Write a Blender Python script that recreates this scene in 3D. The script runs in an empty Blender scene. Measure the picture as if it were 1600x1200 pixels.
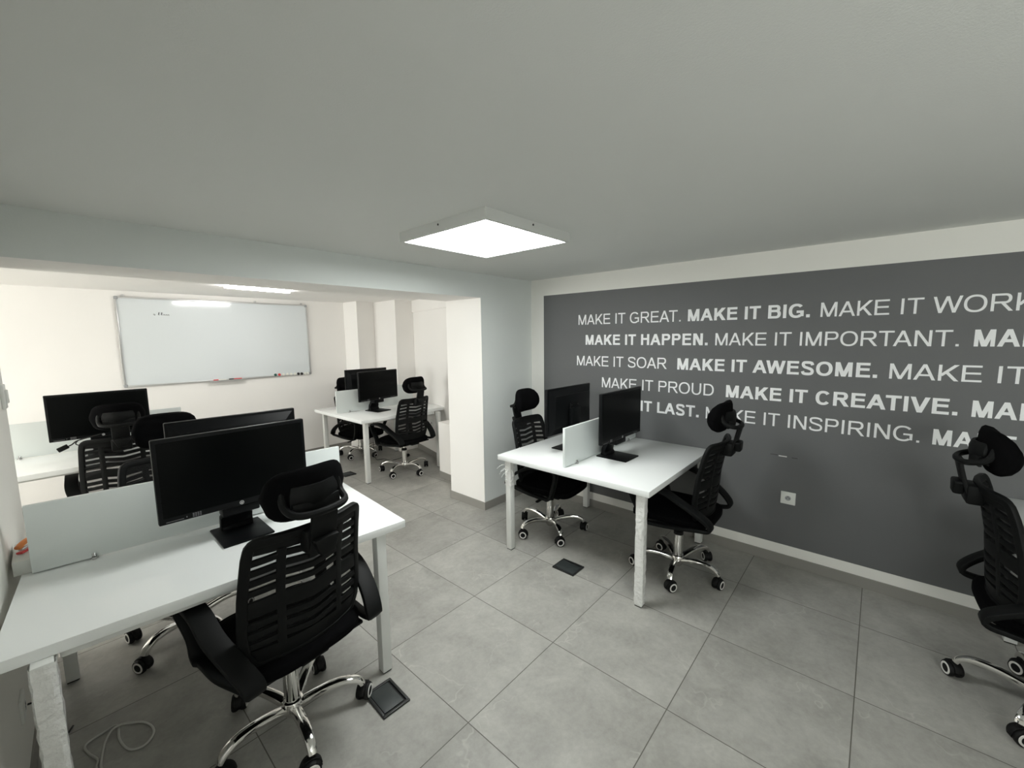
import bpy, bmesh, math, random
from mathutils import Vector, Matrix
from math import sin, cos, pi, radians as R
random.seed(7)
S = bpy.context.scene
C = S.collection
D = bpy.data

# ------------------------------------------------------------------ camera
AZ, PITCH, ROLL, EYE = 0.84382, -0.1144, -0.0125, 1.5998
f_ = Vector((sin(AZ)*cos(PITCH), cos(AZ)*cos(PITCH), sin(PITCH)))
r_ = Vector((cos(AZ), -sin(AZ), 0))
u_ = r_.cross(f_)
r2 = r_*cos(ROLL)+u_*sin(ROLL)
u2 = -r_*sin(ROLL)+u_*cos(ROLL)
cam = D.cameras.new('camera')
cam.sensor_width = 36
cam.lens = 645.03/1600*36
cam.clip_start = 0.02
co = D.objects.new('camera', cam)
co.matrix_world = Matrix(((r2.x, u2.x, -f_.x, 0), (r2.y, u2.y, -f_.y, 0), (r2.z, u2.z, -f_.z, EYE), (0, 0, 0, 1)))
C.objects.link(co)
S.camera = co

# ------------------------------------------------------------------ world, daylight, exposure
W = D.worlds.new('sky')
S.world = W
W.use_nodes = True
bg = W.node_tree.nodes['Background']
bg.inputs[0].default_value = (0.75, 0.88, 1.0, 1)
bg.inputs[1].default_value = 1.0
S.view_settings.view_transform = 'Standard'
S.view_settings.look = 'None'
S.view_settings.gamma = 1
S.view_settings.use_curve_mapping = False
S.view_settings.exposure = 0.1
S.cycles.use_denoising = True
S.cycles.max_bounces = 10
S.cycles.diffuse_bounces = 7
S.cycles.glossy_bounces = 4
S.cycles.transparent_max_bounces = 16
S.cycles.sample_clamp_indirect = 6
S.cycles.caustics_reflective = False
S.cycles.caustics_refractive = False

def daylight(name, loc, rot, sx, sy, power, col):
    l = D.lights.new(name, 'AREA')
    l.shape = 'RECTANGLE'; l.size = sx; l.size_y = sy
    l.energy = power; l.color = col
    o = D.objects.new(name, l)
    o.location = loc; o.rotation_euler = rot
    C.objects.link(o)
    return o
# daylight through the two windows (one in each room)
daylight('daylight_back_window', (-4.10, 4.40, 1.45), (0, R(-90), 0), 1.05, 2.2, 180, (1.0, 0.965, 0.93))
daylight('daylight_front_window', (-0.36, -1.35, 1.45), (0, R(-90), 0), 1.0, 1.6, 50, (1.0, 0.98, 0.95))

# ------------------------------------------------------------------ materials
def mat(name, col, rough=0.5, metal=0.0, spec=0.5, emit=None, strength=0, coat=0):
    m = D.materials.new(name); m.use_nodes = True
    b = m.node_tree.nodes['Principled BSDF']
    b.inputs['Base Color'].default_value = (*col, 1)
    b.inputs['Roughness'].default_value = rough
    b.inputs['Metallic'].default_value = metal
    b.inputs['Specular IOR Level'].default_value = spec
    b.inputs['Coat Weight'].default_value = coat
    if emit:
        b.inputs['Emission Color'].default_value = (*emit, 1)
        b.inputs['Emission Strength'].default_value = strength
    return m

def NT(m): return m.node_tree.nodes, m.node_tree.links
def noise_bump(m, scale, strength, dist=0.002, detail=4, colvar=0.0):
    n, l = NT(m); b = n['Principled BSDF']
    tc = n.new('ShaderNodeTexCoord'); nz = n.new('ShaderNodeTexNoise')
    nz.inputs['Scale'].default_value = scale; nz.inputs['Detail'].default_value = detail
    bp = n.new('ShaderNodeBump'); bp.inputs['Strength'].default_value = strength; bp.inputs['Distance'].default_value = dist
    l.new(tc.outputs['Object'], nz.inputs['Vector']); l.new(nz.outputs['Fac'], bp.inputs['Height']); l.new(bp.outputs['Normal'], b.inputs['Normal'])
    if colvar:
        n2 = n.new('ShaderNodeTexNoise'); n2.inputs['Scale'].default_value = 3; n2.inputs['Detail'].default_value = 6
        l.new(tc.outputs['Object'], n2.inputs['Vector'])
        mx = n.new('ShaderNodeMix'); mx.data_type = 'RGBA'
        c = b.inputs['Base Color'].default_value
        mx.inputs[6].default_value = (c[0]*(1-colvar), c[1]*(1-colvar), c[2]*(1-colvar), 1)
        mx.inputs[7].default_value = (min(1, c[0]*(1+colvar)), min(1, c[1]*(1+colvar)), min(1, c[2]*(1+colvar)), 1)
        l.new(n2.outputs['Fac'], mx.inputs[0]); l.new(mx.outputs[2], b.inputs['Base Color'])
    return m

M = {}
M['ceiling'] = noise_bump(mat('ceiling_paint', (0.70, 0.71, 0.69), 0.9, spec=0.2), 260, 0.25, colvar=0.015)
M['white_wall'] = noise_bump(mat('white_wall_paint', (0.84, 0.83, 0.79), 0.8, spec=0.25), 180, 0.3, colvar=0.02)
M['brightened_wall'] = noise_bump(mat('brightened_wall_paint', (0.89, 0.872, 0.85), 0.8, spec=0.25), 180, 0.3, colvar=0.015)  # lighter copy of the white wall, colour raised to brighten the back room
M['shaded_wall'] = noise_bump(mat('shaded_wall_paint', (0.725, 0.755, 0.74), 0.8, spec=0.25), 180, 0.3, colvar=0.03)  # dimness of the beam and column front, put into the wall colour
M['grey_wall'] = noise_bump(mat('grey_wall_paint', (0.135, 0.138, 0.14), 0.55, spec=0.35), 180, 0.3, colvar=0.05)
M['lettering'] = noise_bump(mat('white_lettering_paint', (0.90, 0.91, 0.92), 0.6, spec=0.3), 160, 0.1)
M['laminate'] = noise_bump(mat('white_gloss_laminate', (0.86, 0.88, 0.875), 0.05, spec=0.5), 35, 0.006)
M['laminate_edge'] = mat('white_laminate_edge', (0.74, 0.76, 0.75), 0.35)
M['panel'] = mat('white_divider_board', (0.68, 0.72, 0.71), 0.35)
M['white_metal'] = mat('white_powder_coat', (0.72, 0.73, 0.71), 0.4)
M['black_plastic'] = noise_bump(mat('black_plastic', (0.0045, 0.005, 0.005), 0.55, spec=0.15), 900, 0.15, 0.0005)
M['black_fabric'] = noise_bump(mat('black_fabric', (0.0028, 0.0028, 0.0032), 0.95, spec=0.06), 1200, 0.5, 0.001)
M['bezel'] = mat('black_bezel_plastic', (0.004, 0.0045, 0.005), 0.4, spec=0.13)
M['screen'] = mat('dark_screen', (0.0025, 0.003, 0.003), 0.28, spec=0.09)
M['chrome'] = mat('chrome', (0.80, 0.79, 0.77), 0.10, 1.0)
M['dark_steel'] = mat('dark_steel', (0.10, 0.10, 0.10), 0.3, 1.0)
M['ring_white'] = mat('white_ring_plastic', (0.75, 0.74, 0.71), 0.4)
M['rubber'] = mat('black_rubber', (0.005, 0.005, 0.005), 0.6, spec=0.25)
M['grey_mark'] = mat('grey_print', (0.16, 0.16, 0.17), 0.5)
M['logo'] = mat('silver_logo', (0.62, 0.62, 0.62), 0.3)
M['alu'] = mat('brushed_aluminium', (0.66, 0.66, 0.66), 0.32, 0.85)
M['grey_plastic'] = mat('grey_plastic', (0.34, 0.35, 0.36), 0.45)
M['whiteboard'] = noise_bump(mat('whiteboard_enamel', (0.72, 0.76, 0.78), 0.10, spec=0.5), 2.5, 0.03, 0.01)
M['socket'] = mat('white_socket_plastic', (0.78, 0.79, 0.76), 0.35)
M['hole'] = mat('socket_recess', (0.03, 0.03, 0.03), 0.6)
M['cable_white'] = mat('white_cable', (0.52, 0.52, 0.49), 0.5)
M['cable_black'] = mat('black_cable', (0.015, 0.015, 0.015), 0.5)
M['clip'] = mat('clip_metal', (0.55, 0.55, 0.55), 0.25, 0.9)
M['orange'] = mat('orange_plastic', (0.62, 0.20, 0.05), 0.4)
M['red'] = mat('red_plastic', (0.62, 0.06, 0.06), 0.4)
M['green'] = mat('dark_green_plastic', (0.01, 0.10, 0.08), 0.4)
M['ivory'] = mat('ivory_plastic', (0.83, 0.83, 0.77), 0.4)
M['ink'] = mat('marker_ink', (0.12, 0.12, 0.13), 0.5)
M['box_cover'] = noise_bump(mat('floor_box_cover', (0.030, 0.036, 0.036), 0.45), 60, 0.2, colvar=0.3)
M['box_frame'] = mat('floor_box_frame', (0.016, 0.017, 0.017), 0.4)
M['lamp_frame'] = mat('lamp_frame_white', (0.62, 0.63, 0.61), 0.45)
M['diffuser'] = mat('lamp_diffuser', (0.9, 0.9, 0.9), 0.4, emit=(0.97, 1.0, 0.98), strength=25.0)
M['tube'] = mat('lit_tube', (0.9, 0.9, 0.9), 0.4, emit=(1.0, 0.99, 0.96), strength=100.0)
M['ledge'] = mat('pale_grey_board', (0.62, 0.63, 0.60), 0.5)
M['scuff'] = mat('scuff_mark', (0.05, 0.05, 0.05), 0.8)
M['chip'] = mat('chipped_plaster', (0.7, 0.7, 0.68), 0.8)
M['frame_white'] = mat('window_frame_white', (0.8, 0.8, 0.8), 0.4)

def glass(name, tint, gloss=0.08, rough=0.02):
    m = D.materials.new(name); m.use_nodes = True
    n, l = NT(m); n.remove(n['Principled BSDF'])
    t = n.new('ShaderNodeBsdfTransparent'); t.inputs[0].default_value = (*tint, 1)
    g = n.new('ShaderNodeBsdfGlossy'); g.inputs['Roughness'].default_value = rough
    mx = n.new('ShaderNodeMixShader'); mx.inputs[0].default_value = gloss
    l.new(t.outputs[0], mx.inputs[1]); l.new(g.outputs[0], mx.inputs[2]); l.new(mx.outputs[0], n['Material Output'].inputs[0])
    return m
M['glass'] = glass('window_glass', (0.97, 0.99, 0.98))

def sheer(name, col, see, rough=0.8):
    # woven mesh: solid threads with open holes between them
    m = D.materials.new(name); m.use_nodes = True
    n, l = NT(m); b = n['Principled BSDF']
    b.inputs['Base Color'].default_value = (*col, 1); b.inputs['Roughness'].default_value = rough
    t = n.new('ShaderNodeBsdfTransparent'); mx = n.new('ShaderNodeMixShader'); mx.inputs[0].default_value = see
    l.new(b.outputs[0], mx.inputs[1]); l.new(t.outputs[0], mx.inputs[2]); l.new(mx.outputs[0], n['Material Output'].inputs[0])
    return m
M['mesh_fabric'] = sheer('black_mesh_fabric', (0.004, 0.004, 0.004), 0.40)
M['film'] = sheer('clear_wrapping_film', (0.88, 0.88, 0.86), 0.15, 0.18)
noise_nodes, nl = NT(M['film'])
_tc = noise_nodes.new('ShaderNodeTexCoord'); _nz = noise_nodes.new('ShaderNodeTexNoise'); _nz.inputs['Scale'].default_value = 45
_nz.inputs['Detail'].default_value = 6
_bp = noise_nodes.new('ShaderNodeBump'); _bp.inputs['Strength'].default_value = 1.0; _bp.inputs['Distance'].default_value = 0.01
nl.new(_tc.outputs['Object'], _nz.inputs['Vector']); nl.new(_nz.outputs['Fac'], _bp.inputs['Height']); nl.new(_bp.outputs['Normal'], noise_nodes['Principled BSDF'].inputs['Normal'])

def tile_material():
    m = D.materials.new('grey_porcelain_tile'); m.use_nodes = True
    n, l = NT(m); b = n['Principled BSDF']
    def N(t, **k):
        x = n.new(t)
        for a, v in k.items(): setattr(x, a, v)
        return x
    def math_(op, a, bb=None):
        x = N('ShaderNodeMath', operation=op)
        for i, v in enumerate((a, bb)):
            if v is None: continue
            if isinstance(v, (int, float)): x.inputs[i].default_value = v
            else: l.new(v, x.inputs[i])
        return x.outputs[0]
    tc = N('ShaderNodeTexCoord'); sp = N('ShaderNodeSeparateXYZ'); l.new(tc.outputs['Object'], sp.inputs[0])
    T = 0.6
    ux = math_('DIVIDE', math_('SUBTRACT', sp.outputs[0], 1.6263-6), T)
    uy = math_('DIVIDE', math_('SUBTRACT', sp.outputs[1], 1.7812-6), T)
    fx, fy = math_('FRACT', ux), math_('FRACT', uy)
    ix, iy = math_('FLOOR', ux), math_('FLOOR', uy)
    def edge(f): return math_('MINIMUM', f, math_('SUBTRACT', 1.0, f))
    e = math_('MINIMUM', edge(fx), edge(fy))
    grout = math_('LESS_THAN', e, 0.0033)
    cb = N('ShaderNodeCombineXYZ'); l.new(ix, cb.inputs[0]); l.new(iy, cb.inputs[1])
    wn = N('ShaderNodeTexWhiteNoise'); wn.noise_dimensions = '3D'; l.new(cb.outputs[0], wn.inputs['Vector'])
    sc = N('ShaderNodeVectorMath', operation='SCALE'); sc.inputs['Scale'].default_value = 13.0; l.new(wn.outputs['Color'], sc.inputs[0])
    ad = N('ShaderNodeVectorMath', operation='ADD'); l.new(tc.outputs['Object'], ad.inputs[0]); l.new(sc.outputs[0], ad.inputs[1])
    P = ad.outputs[0]
    def noise(scale, detail, rough=0.6, dist=0.0):
        x = N('ShaderNodeTexNoise'); x.inputs['Scale'].default_value = scale; x.inputs['Detail'].default_value = detail
        x.inputs['Roughness'].default_value = rough; x.inputs['Distortion'].default_value = dist
        l.new(P, x.inputs['Vector']); return x
    big = noise(4.0, 8, 0.65, 0.4); fine = noise(38, 5, 0.7); warp = noise(5, 3)
    ws = N('ShaderNodeVectorMath', operation='SCALE'); ws.inputs['Scale'].default_value = 0.35; l.new(warp.outputs['Color'], ws.inputs[0])
    pv = N('ShaderNodeVectorMath', operation='ADD'); l.new(P, pv.inputs[0]); l.new(ws.outputs[0], pv.inputs[1])
    vo = N('ShaderNodeTexVoronoi', feature='DISTANCE_TO_EDGE'); vo.inputs['Scale'].default_value = 2.6; l.new(pv.outputs[0], vo.inputs['Vector'])
    rv = N('ShaderNodeMapRange'); rv.inputs[1].default_value = 0.0; rv.inputs[2].default_value = 0.016; rv.inputs[3].default_value = 1.0; rv.inputs[4].default_value = 0.0
    l.new(vo.outputs['Distance'], rv.inputs[0])
    gate = noise(3.2, 2)
    rg = N('ShaderNodeMapRange'); rg.inputs[1].default_value = 0.50; rg.inputs[2].default_value = 0.66
    l.new(gate.outputs['Fac'], rg.inputs[0])
    vein = math_('MULTIPLY', math_('MULTIPLY', rv.outputs[0], rg.outputs[0]), 0.40)
    cr = N('ShaderNodeValToRGB'); cr.color_ramp.elements[0].position = 0.30; cr.color_ramp.elements[1].position = 0.72
    cr.color_ramp.elements[0].color = (0.262, 0.257, 0.236, 1); cr.color_ramp.elements[1].color = (0.465, 0.458, 0.426, 1)
    mixn = math_('ADD', math_('MULTIPLY', big.outputs['Fac'], 0.7), math_('MULTIPLY', fine.outputs['Fac'], 0.3))
    l.new(mixn, cr.inputs[0])
    m1 = N('ShaderNodeMix', data_type='RGBA'); l.new(vein, m1.inputs[0]); l.new(cr.outputs[0], m1.inputs[6]); m1.inputs[7].default_value = (0.56, 0.55, 0.51, 1)
    # each tile a touch lighter or darker
    tv = N('ShaderNodeMapRange'); tv.inputs[3].default_value = 0.93; tv.inputs[4].default_value = 1.07; l.new(wn.outputs['Value'], tv.inputs[0])
    m2 = N('ShaderNodeVectorMath', operation='SCALE'); l.new(m1.outputs[2], m2.inputs[0]); l.new(tv.outputs[0], m2.inputs['Scale'])
    m3 = N('ShaderNodeMix', data_type='RGBA'); l.new(grout, m3.inputs[0]); l.new(m2.outputs[0], m3.inputs[6]); m3.inputs[7].default_value = (0.115, 0.11, 0.095, 1)
    l.new(m3.outputs[2], b.inputs['Base Color'])
    b.inputs['Roughness'].default_value = 0.42; b.inputs['Specular IOR Level'].default_value = 0.4
    bp = N('ShaderNodeBump'); bp.inputs['Strength'].default_value = 0.25; bp.inputs['Distance'].default_value = 0.002
    hgt = math_('SUBTRACT', math_('MULTIPLY', fine.outputs['Fac'], 0.3), grout)
    l.new(hgt, bp.inputs['Height']); l.new(bp.outputs[0], b.inputs['Normal'])
    return m
M['tile'] = tile_material()
M['skirting'] = noise_bump(mat('grey_tile_skirting', (0.27, 0.26, 0.24), 0.45), 30, 0.1, colvar=0.12)

# ------------------------------------------------------------------ mesh helpers
def bm_(): return bmesh.new()
def obj(name, bm, m, parent=None, loc=None, rot=None, smooth=True, angle=35):
    me = D.meshes.new(name)
    bmesh.ops.recalc_face_normals(bm, faces=bm.faces[:])
    bm.to_mesh(me); bm.free()
    ms = m if isinstance(m, (list, tuple)) else [m]
    for x in ms: me.materials.append(x)
    if smooth:
        me.shade_smooth()
        me.set_sharp_from_angle(angle=R(angle))
    o = D.objects.new(name, me); C.objects.link(o)
    if parent: o.parent = parent
    if loc: o.location = loc
    if rot: o.rotation_euler = rot
    return o
def box(bm, x0, x1, y0, y1, z0, z1, bev=0.0, mi=0, mtx=None, seg=2):
    g = bmesh.ops.create_cube(bm, size=1)
    vs = g['verts']
    for v in vs: v.co = Vector((x0+(v.co.x+.5)*(x1-x0), y0+(v.co.y+.5)*(y1-y0), z0+(v.co.z+.5)*(z1-z0)))
    fs = set(f for v in vs for f in v.link_faces)
    if bev > 0:
        es = set(e for v in vs for e in v.link_edges)
        r = bmesh.ops.bevel(bm, geom=list(es), offset=bev, segments=seg, profile=0.5, affect='EDGES')
        fs = set(f for f in fs if f.is_valid) | set(r['faces'])
        vs = list(set(v for f in fs for v in f.verts))
    for f in fs: f.material_index = mi
    if mtx is not None:
        for v in vs: v.co = mtx @ v.co
    return vs
def frames(pts, closed=False, up=None):
    n = len(pts); out = []; prev = None
    for i in range(n):
        a = pts[(i-1) % n] if (closed or i > 0) else pts[i]
        b = pts[(i+1) % n] if (closed or i < n-1) else pts[i]
        t = (b-a).normalized()
        if up is not None: nrm = (up - t*up.dot(t)).normalized()
        elif prev is None:
            k = Vector((0, 0, 1)) if abs(t.z) < .9 else Vector((1, 0, 0))
            nrm = (k - t*k.dot(t)).normalized()
        else: nrm = (prev - t*prev.dot(t)).normalized()
        prev = nrm
        out.append((t, nrm, t.cross(nrm)))
    return out
def sweep(bm, pts, prof, closed=False, up=None, mi=0, ups=None):
    # prof: fn(i) -> list of (a, b) offsets along (normal, binormal)
    pts = [Vector(p) for p in pts]
    fr = frames(pts, closed, up)
    if ups:
        fr2 = []
        for (t, _, _), uu in zip(fr, ups):
            nn = (uu - t*uu.dot(t)).normalized(); fr2.append((t, nn, t.cross(nn)))
        fr = fr2
    rings = []
    for i, p in enumerate(pts):
        t, nn, bb = fr[i]
        rings.append([bm.verts.new(p + nn*a + bb*b) for a, b in prof(i)])
    k = len(rings[0]); n = len(rings)
    for i in range(n if closed else n-1):
        A, B = rings[i], rings[(i+1) % n]
        for j in range(k):
            f = bm.faces.new((A[j], A[(j+1) % k], B[(j+1) % k], B[j])); f.material_index = mi
    if not closed:
        for rg in (rings[0], rings[-1]):
            f = bm.faces.new(rg); f.material_index = mi
    return rings
def tube(bm, pts, rad, segs=12, closed=False, mi=0, sq=1.0, up=None):
    rr = rad if callable(rad) else (lambda i: rad)
    return sweep(bm, pts, lambda i: [(rr(i)*sq*cos(2*pi*j/segs), rr(i)*sin(2*pi*j/segs)) for j in range(segs)], closed, up, mi)
def rect_prof(h, w, r=0.25):
    # rounded rectangle, half sizes h (normal) and w (binormal)
    q = min(h, w)*r*2
    P = []
    for sx, sy, a0 in ((1, 1, 0), (-1, 1, 90), (-1, -1, 180), (1, -1, 270)):
        for a in (0, 45, 90):
            P.append((sx*(h-q)+q*cos(R(a0+a)), sy*(w-q)+q*sin(R(a0+a))))
    return P
def smooth_path(pts, n=8, closed=False):
    P = [Vector(p) for p in pts]; k = len(P); out = []
    for i in range(k if closed else k-1):
        g = lambda j: P[j % k] if closed else P[max(0, min(k-1, j))]
        a, b, c, d = g(i-1), g(i), g(i+1), g(i+2)
        for s in range(n):
            t = s/n
            out.append(.5*((2*b)+(c-a)*t+(2*a-5*b+4*c-d)*t*t+(3*b-a-3*c+d)*t**3))
    if not closed: out.append(P[-1])
    return out
def lathe(bm, prof, segs=24, mi=0, mtx=None):
    rings = []
    for r, z in prof:
        rings.append([bm.verts.new((r*cos(2*pi*j/segs), r*sin(2*pi*j/segs), z)) for j in range(segs)])
    for i in range(len(rings)-1):
        for j in range(segs):
            f = bm.faces.new((rings[i][j], rings[i][(j+1) % segs], rings[i+1][(j+1) % segs], rings[i+1][j])); f.material_index = mi
    for rg in (rings[0], rings[-1]):
        f = bm.faces.new(rg); f.material_index = mi
    if mtx is not None:
        for rg in rings:
            for v in rg: v.co = mtx @ v.co
def cyl(bm, p0, p1, r, segs=16, mi=0, r1=None):
    tube(bm, [p0, p1], lambda i: r if i == 0 else (r1 if r1 is not None else r), segs, mi=mi)
def thing(name, label, cat, loc=(0, 0, 0), rz=0.0, group=None):
    o = D.objects.new(name, None); C.objects.link(o); o.empty_display_size = 0.1
    o.location = loc; o.rotation_euler = (0, 0, rz)
    o['label'] = label; o['category'] = cat
    if group: o['group'] = group
    return o
def tag(o, label, cat, group=None):
    o['label'] = label; o['category'] = cat
    if group: o['group'] = group
    return o
def struct(name, bm, m, **k):
    o = obj(name, bm, m, smooth=False, **k); o['kind'] = 'structure'; return o
def copy_tree(src, parent=None):
    c = src.copy(); C.objects.link(c)
    if parent: c.parent = parent
    for ch in list(src.children): copy_tree(ch, c)
    return c

# ------------------------------------------------------------------ the rooms
XL, XR, YB, YN, H1 = -0.225, 3.2795, 2.644, -2.40, 2.148       # front room
YW, XBL, H2 = 5.85, -4.00, 2.115                               # back room
ZBEAM = 1.9415
def sbox(name, m, *a):
    bm = bm_(); box(bm, *a); return struct(name, bm, m)
def prism(bm, poly, z0, z1, mi=0):
    A = [bm.verts.new((x, y, z0)) for x, y in poly]; B = [bm.verts.new((x, y, z1)) for x, y in poly]
    bm.faces.new(A[::-1]).material_index = mi; bm.faces.new(B).material_index = mi
    n = len(poly)
    for i in range(n): bm.faces.new((A[i], A[(i+1) % n], B[(i+1) % n], B[i])).material_index = mi
sbox('floor', M['tile'], XBL-.2, 4.2, YN-.2, YW+.3, -0.1, 0)
sbox('ceiling', M['ceiling'], XL-.15, XR+.15, YN-.15, YB, H1, H1+.15)
sbox('ceiling_back', M['brightened_wall'], XBL-.15, 4.1, YB+.2, YW+.2, H2, H2+.15)
# feature wall: white wall with a field of grey paint
bm = bm_(); box(bm, XR, XR+.15, YN-.15, YB, 0, H1); struct('wall_right', bm, M['white_wall'])
bm = bm_(); box(bm, XR-.0015, XR+.001, YN, 2.487, 0.140, 1.990)
struct('wall_right_paint', bm, M['grey_wall'])
# beam and column between the two rooms
bm = bm_()
prism(bm, [(XL, YB), (2.573, YB), (2.573, 3.12), (XL, 3.03)], ZBEAM, H1)
prism(bm, [(2.573, YB), (XR+.15, YB), (XR+.15, 3.12), (2.573, 3.12)], 0, H1)
o = struct('wall_middle', bm, [M['brightened_wall'], M['shaded_wall']])
for p in o.data.polygons:      # front room side darkened to carry its shade, reveal and soffit keep the lighter white
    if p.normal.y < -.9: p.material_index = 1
# near left wall, ends at the opening
bm = bm_()
fy0, fy1, fz0, fz1 = -2.15, -0.55, 0.95, 1.95
prism(bm, [(XL-.12, fy1), (XL, fy1), (XL, .60), (-.187, 2.0), (-.146, 3.03), (XL-.12, 3.03)], 0, H1)
box(bm, XL-.12, XL, YN-.12, fy0, 0, H1); box(bm, XL-.12, XL, fy0, fy1, 0, fz0); box(bm, XL-.12, XL, fy0, fy1, fz1, H1)
struct('wall_left', bm, M['white_wall'])
sbox('wall_front', M['white_wall'], XL, XR, YN-.12, YN, 0, H1)
def window(name, horiz, a0, a1, z0, z1, at_):
    # at_: plane position; horiz 'x' = window in a wall facing y, 'y' = window in a wall facing x
    bm = bm_(); t = 0.05
    def b(p0, p1, q0, q1, d=0.03):
        if horiz == 'x': box(bm, p0, p1, at_-d, at_+d, q0, q1, .004)
        else: box(bm, at_-d, at_+d, p0, p1, q0, q1, .004)
    mid = (a0+a1)/2
    b(a0, a0+t, z0, z1); b(a1-t, a1, z0, z1); b(a0+t, a1-t, z0, z0+t); b(a0+t, a1-t, z1-t, z1); b(mid-t/2, mid+t/2, z0+t, z1-t)
    fr = obj(name, bm, M['frame_white']); fr['kind'] = 'structure'
    bm = bm_()
    if horiz == 'x': box(bm, a0+t, a1-t, at_-.003, at_+.003, z0+t, z1-t)
    else: box(bm, at_-.003, at_+.003, a0+t, a1-t, z0+t, z1-t)
    obj('window_pane', bm, M['glass'], fr, smooth=False)
window('window_1', 'y', fy0, fy1, fz0, fz1, XL-.06)
# back room
sbox('wall_back', M['brightened_wall'], XBL-.15, 4.1, YW, YW+.15, 0, H2)
bm = bm_()
vy0, vy1 = 3.30, 5.50
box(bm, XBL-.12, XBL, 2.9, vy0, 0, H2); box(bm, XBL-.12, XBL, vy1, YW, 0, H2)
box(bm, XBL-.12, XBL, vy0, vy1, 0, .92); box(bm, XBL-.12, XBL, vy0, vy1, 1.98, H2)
struct('wall_back_left', bm, M['brightened_wall'])
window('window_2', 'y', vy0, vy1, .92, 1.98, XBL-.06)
sbox('wall_back_front', M['brightened_wall'], XBL-.12, XL-.15, 2.88, 3.03, 0, H2)
def rw(y): return 3.02 + (y-3.12)*0.2585
bm = bm_(); prism(bm, [(rw(3.12), 3.12), (4.1, 3.12), (4.1, YW), (rw(YW), YW)], 0, H2); struct('wall_back_right', bm, M['brightened_wall'])
bm = bm_(); prism(bm, [(rw(3.12)-.02, 3.12), (rw(3.12)+.05, 3.12), (rw(4.97)+.05, 4.97), (rw(4.97)-.02, 4.97)], 1.955, H2); struct('trim_1', bm, M['brightened_wall'])
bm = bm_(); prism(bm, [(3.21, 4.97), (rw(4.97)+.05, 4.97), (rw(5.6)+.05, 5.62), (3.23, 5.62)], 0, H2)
prism(bm, [(2.92, 5.47), (3.24, 5.56), (3.24, YW), (2.92, YW)], 0, H2); struct('wall_back_pillars', bm, M['brightened_wall'])
bm = bm_(); prism(bm, [(2.843, 3.125), (3.2, 3.125), (3.2, 3.70), (2.89, 3.70)], 0, .645); struct('wall_back_plinth', bm, M['brightened_wall'])
# tiled skirting
def skirt(name, polyline, h=0.07, t=0.008):
    bm = bm_()
    for (x0, y0), (x1, y1) in zip(polyline, polyline[1:]):
        d = Vector((x1-x0, y1-y0)).normalized(); nn = Vector((-d.y, d.x))
        a = [(x0, y0), (x1, y1), (x1+nn.x*t+d.x*t, y1+nn.y*t+d.y*t), (x0+nn.x*t-d.x*t, y0+nn.y*t-d.y*t)]
        prism(bm, a, 0, h)
    o = struct(name, bm, M['skirting'])
skirt('baseboard_right', [(XR, YN), (XR, YB-.008)])
skirt('baseboard_middle', [(XR-.008, YB), (2.573, YB), (2.573, 3.12)], 0.075)
skirt('baseboard_back', [(2.92, YW), (XBL, YW)], 0.075)
skirt('baseboard_back_right', [(rw(3.70), 3.70), (rw(4.97), 4.97)], 0.075)
skirt('baseboard_plinth', [(2.843, 3.125), (2.89, 3.70)], 0.075)
skirt('baseboard_left', [(-.146, 3.03), (-.187, 2.0), (XL, .60), (XL, YN)])

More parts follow.
